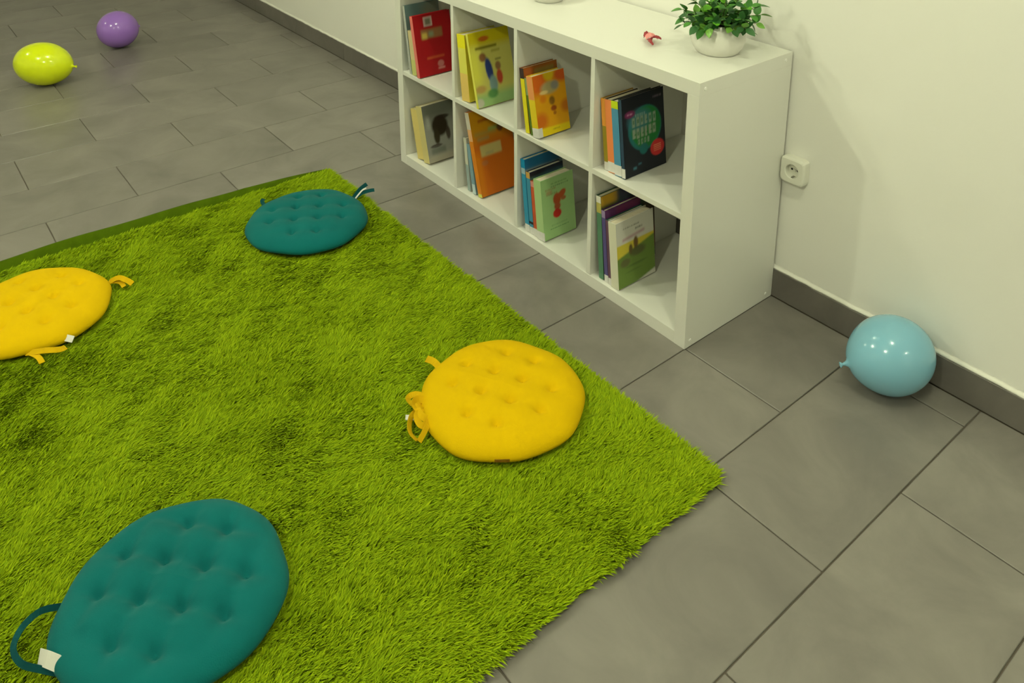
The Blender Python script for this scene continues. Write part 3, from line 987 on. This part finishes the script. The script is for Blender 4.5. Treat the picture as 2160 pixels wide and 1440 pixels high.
leaf_cols = [(58, 116, 40), (74, 134, 46), (44, 92, 40), (112, 164, 62), (92, 160, 30)]
leaf_mats = []
for k, c_ in enumerate(leaf_cols):
    m = material('plant_leaf', c_, 0.42, 0.45, noise=(60, 0.12))
    leaf_mats.append(m)
leaves = [leaf_mesh('leaf', L, Wd, bd, m) for m in leaf_mats for (L, Wd, bd) in ((0.031, 0.0215, -0.004), (0.026, 0.0195, 0.002))]
rr = random.Random(23)
NST = 37
for s in range(NST):
    az = s * 2.399963 + rr.uniform(-0.25, 0.25)
    f = (s + 0.5) / NST
    el = math.radians(rr.uniform(-6, 14) if f > 0.55 else (rr.uniform(14, 40) if f > 0.22 else rr.uniform(50, 85)))
    Ls = rr.uniform(0.054, 0.074) if f > 0.55 else rr.uniform(0.075, 0.105)
    r0 = 0.008 + 0.030 * f
    p0 = Vector((r0 * math.cos(az), r0 * math.sin(az), 0.077))
    dirv = Vector((math.cos(az) * math.cos(el), math.sin(az) * math.cos(el), math.sin(el)))
    pts = []
    for k in range(6):
        q = k / 5
        p = p0 + Vector((0, 0, 0.014)) * math.sin(min(1, q * 2.2) * math.pi / 2) + dirv * (Ls * q) + Vector((0, 0, -0.012)) * q * q
        pts.append(p)
    # keep clear of the wall behind the pot
    lim = WY - 0.006 - POT[1]
    pts = [Vector((p.x, min(p.y, lim - 0.02), max(p.z, 0.05))) for p in pts]
    st = link('stem', tube_mesh('stem', pts, [0.0016, 0.0015, 0.0014, 0.0012, 0.0010, 0.0007], 5), M_stem, plant)
    nl = 8
    for k in range(nl):
        q = 0.12 + 0.88 * k / (nl - 1)
        i = min(int(q * 5), 4)
        fr = q * 5 - i
        p = pts[i].lerp(pts[i + 1], fr)
        t = (pts[i + 1] - pts[i])
        t = t.normalized() if t.length > 1e-6 else dirv
        side = t.cross(Vector((0, 0, 1)))
        side = side.normalized() if side.length > 1e-3 else Vector((1, 0, 0))
        upn = side.cross(t).normalized()
        an = k * 2.4 + rr.uniform(-0.5, 0.5)
        out = (side * math.cos(an) + upn * math.sin(an)) * 0.9 + t * (0.55 if k < nl - 1 else 2.5)
        out += Vector((rr.uniform(-.25, .25), rr.uniform(-.25, .25), rr.uniform(-.1, .3)))
        out.normalize()
        tip = p + out * 0.026
        if tip.y > lim:
            out.y = -abs(out.y)
        nrm = Vector((rr.uniform(-.5, .5), rr.uniform(-.5, .5), 1.0))
        yv = nrm.cross(out).normalized()
        zv = out.cross(yv)
        kind = rr.choice([0, 0, 1, 1, 2, 2, 3, 4]) if p.z > 0.11 else rr.choice([0, 1, 2, 2, 3])
        lf = link('leaf', leaves[kind * 2 + rr.randint(0, 1)], None, st)
        lf.matrix_local = Matrix(((out.x, yv.x, zv.x, p.x), (out.y, yv.y, zv.y, p.y), (out.z, yv.z, zv.z, p.z), (0, 0, 0, 1)))

# second white pot, only its foot in the picture
t = tag(empty('ceramic_pot', (-0.826, -0.176, H + 0.0004)), 'smooth white pot standing on the bookcase at the top edge of the picture', 'pot')
link('bowl', lathe_mesh('bowl', [(0.0, 0.0), (0.044, 0.0), (0.050, 0.003), (0.060, 0.020), (0.066, 0.042), (0.064, 0.064), (0.058, 0.084), (0.055, 0.088), (0.052, 0.084), (0.056, 0.066), (0.0, 0.060)], 56), M_pot, t, True)
link('soil', lathe_mesh('soil', [(0.055, 0.062), (0.054, 0.070), (0.03, 0.074), (0.0, 0.075)], 32), M_soil, t, True)

# crumpled pink paper scrap
M_pink = material('pink_paper', (232, 150, 146), 0.6, 0.3)
M_red = material('dark_red_paper', (158, 62, 66), 0.6, 0.3)
scrap = tag(empty('paper_scrap', (-0.300, -0.247, H + 0.0004)), 'small crumpled pink and dark red scrap on the bookcase top', 'scrap')
scrap.scale = (1.15, 1.15, 1.7)


def crumple(name, pts, w, mat, seed, n=7):
    r = random.Random(seed)
    P = catmull(pts, 3)
    vs, fs = [], []
    for i, p in enumerate(P):
        t = (P[min(i + 1, len(P) - 1)] - P[max(i - 1, 0)]).normalized()
        s = t.cross(Vector((0, 0, 1))).normalized()
        for k in range(n):
            q = k / (n - 1) - 0.5
            ww = w[0] + (w[1] - w[0]) * i / (len(P) - 1)
            vs.append(p + s * (q * ww) + Vector((0, 0, (0.25 - q * q) * ww * 0.8 + r.uniform(0, 0.003))))
    for i in range(len(P) - 1):
        for k in range(n - 1):
            a = i * n + k
            fs.append((a, a + 1, a + n + 1, a + n))
    m = len(vs)
    vs += [v + Vector((0, 0, -0.0007)) for v in vs]
    fs += [tuple(m + j for j in f[::-1]) for f in fs]
    for v in vs:
        v.z = max(v.z, 0.0002)
    return link(name, pydata(name, vs, fs), mat, scrap)


crumple('fold', [(-0.022, 0.014, 0.004), (-0.006, 0.006, 0.008), (0.012, -0.006, 0.006)], (0.022, 0.030), M_pink, 3)
crumple('flap', [(-0.030, 0.012, 0.003), (-0.018, 0.004, 0.012), (-0.012, -0.002, 0.006)], (0.008, 0.012), M_red, 4)
crumple('flap', [(0.008, -0.010, 0.004), (0.018, -0.008, 0.012), (0.030, 0.006, 0.010)], (0.014, 0.006), M_red, 5)
crumple('flap', [(0.006, -0.008, 0.004), (0.016, -0.018, 0.008), (0.030, -0.022, 0.002)], (0.014, 0.005), M_red, 6)

# ------------------------------------------------------------------ wall socket
sk = tag(empty('wall_socket', (0.0405, WY, 0.4255)), 'white surface-mounted power socket on the wall beside the bookcase', 'socket')
S2, RH, FY, DP = 0.0385, 0.0205, -0.028, 0.017
NSEG = 48
vs, fs = [], []
loops = []


def sq(s, rc):
    out = []
    for k in range(NSEG):
        a = 2 * math.pi * (k + 0.5) / NSEG
        c, s_ = math.cos(a), math.sin(a)
        e = 7.0
        f = (abs(c) ** e + abs(s_) ** e) ** (-1 / e)
        out.append((s * f * c, s * f * s_))
    return out


def ring(pts2, y):
    st = len(vs)
    for x, z in pts2:
        vs.append((x, y, z))
    loops.append(list(range(st, st + len(pts2))))


circ = lambda r: [(r * math.cos(2 * math.pi * (k + .5) / NSEG), r * math.sin(2 * math.pi * (k + .5) / NSEG)) for k in range(NSEG)]
ring(sq(S2, 0), -0.0004)
ring(sq(S2, 0), FY + 0.006)
ring(sq(S2 - 0.0015, 0), FY + 0.002)
ring(sq(S2 - 0.005, 0), FY)
ring(circ(RH + 0.002), FY)
ring(circ(RH), FY + 0.0012)
ring(circ(RH - 0.0006), FY + DP)
for A, B in zip(loops[:-1], loops[1:]):
    for k in range(NSEG):
        k2 = (k + 1) % NSEG
        fs.append((A[k], B[k], B[k2], A[k2]))
fs.append(tuple(loops[-1]))
link('cover_plate', pydata('cover_plate', vs, fs), M_plastic, sk)
for sx in (-1, 1):
    h = link('pin_hole', lathe_mesh('pin_hole', [(0.0, 0.0006), (0.0030, 0.0006), (0.0034, 0.0)], 16), M_dark, sk)  # flat dark disc, the shade of the hole put into its colour
    h.location = (sx * 0.0095, FY + DP - 0.0002, 0)
    h.rotation_euler = (math.pi / 2, 0, 0)
for sz in (-1, 1):
    box('contact', (-0.003, FY + 0.003, sz * (RH - 0.0016) - 0.0009), (0.003, FY + DP, sz * (RH - 0.0016) + 0.0009), M_metal, sk, 0.0004, 1)
box('insert', (-0.0045, FY + DP - 0.0045, -0.0035), (0.0045, FY + DP, 0.0035), M_plastic, sk, 0.001, 1)
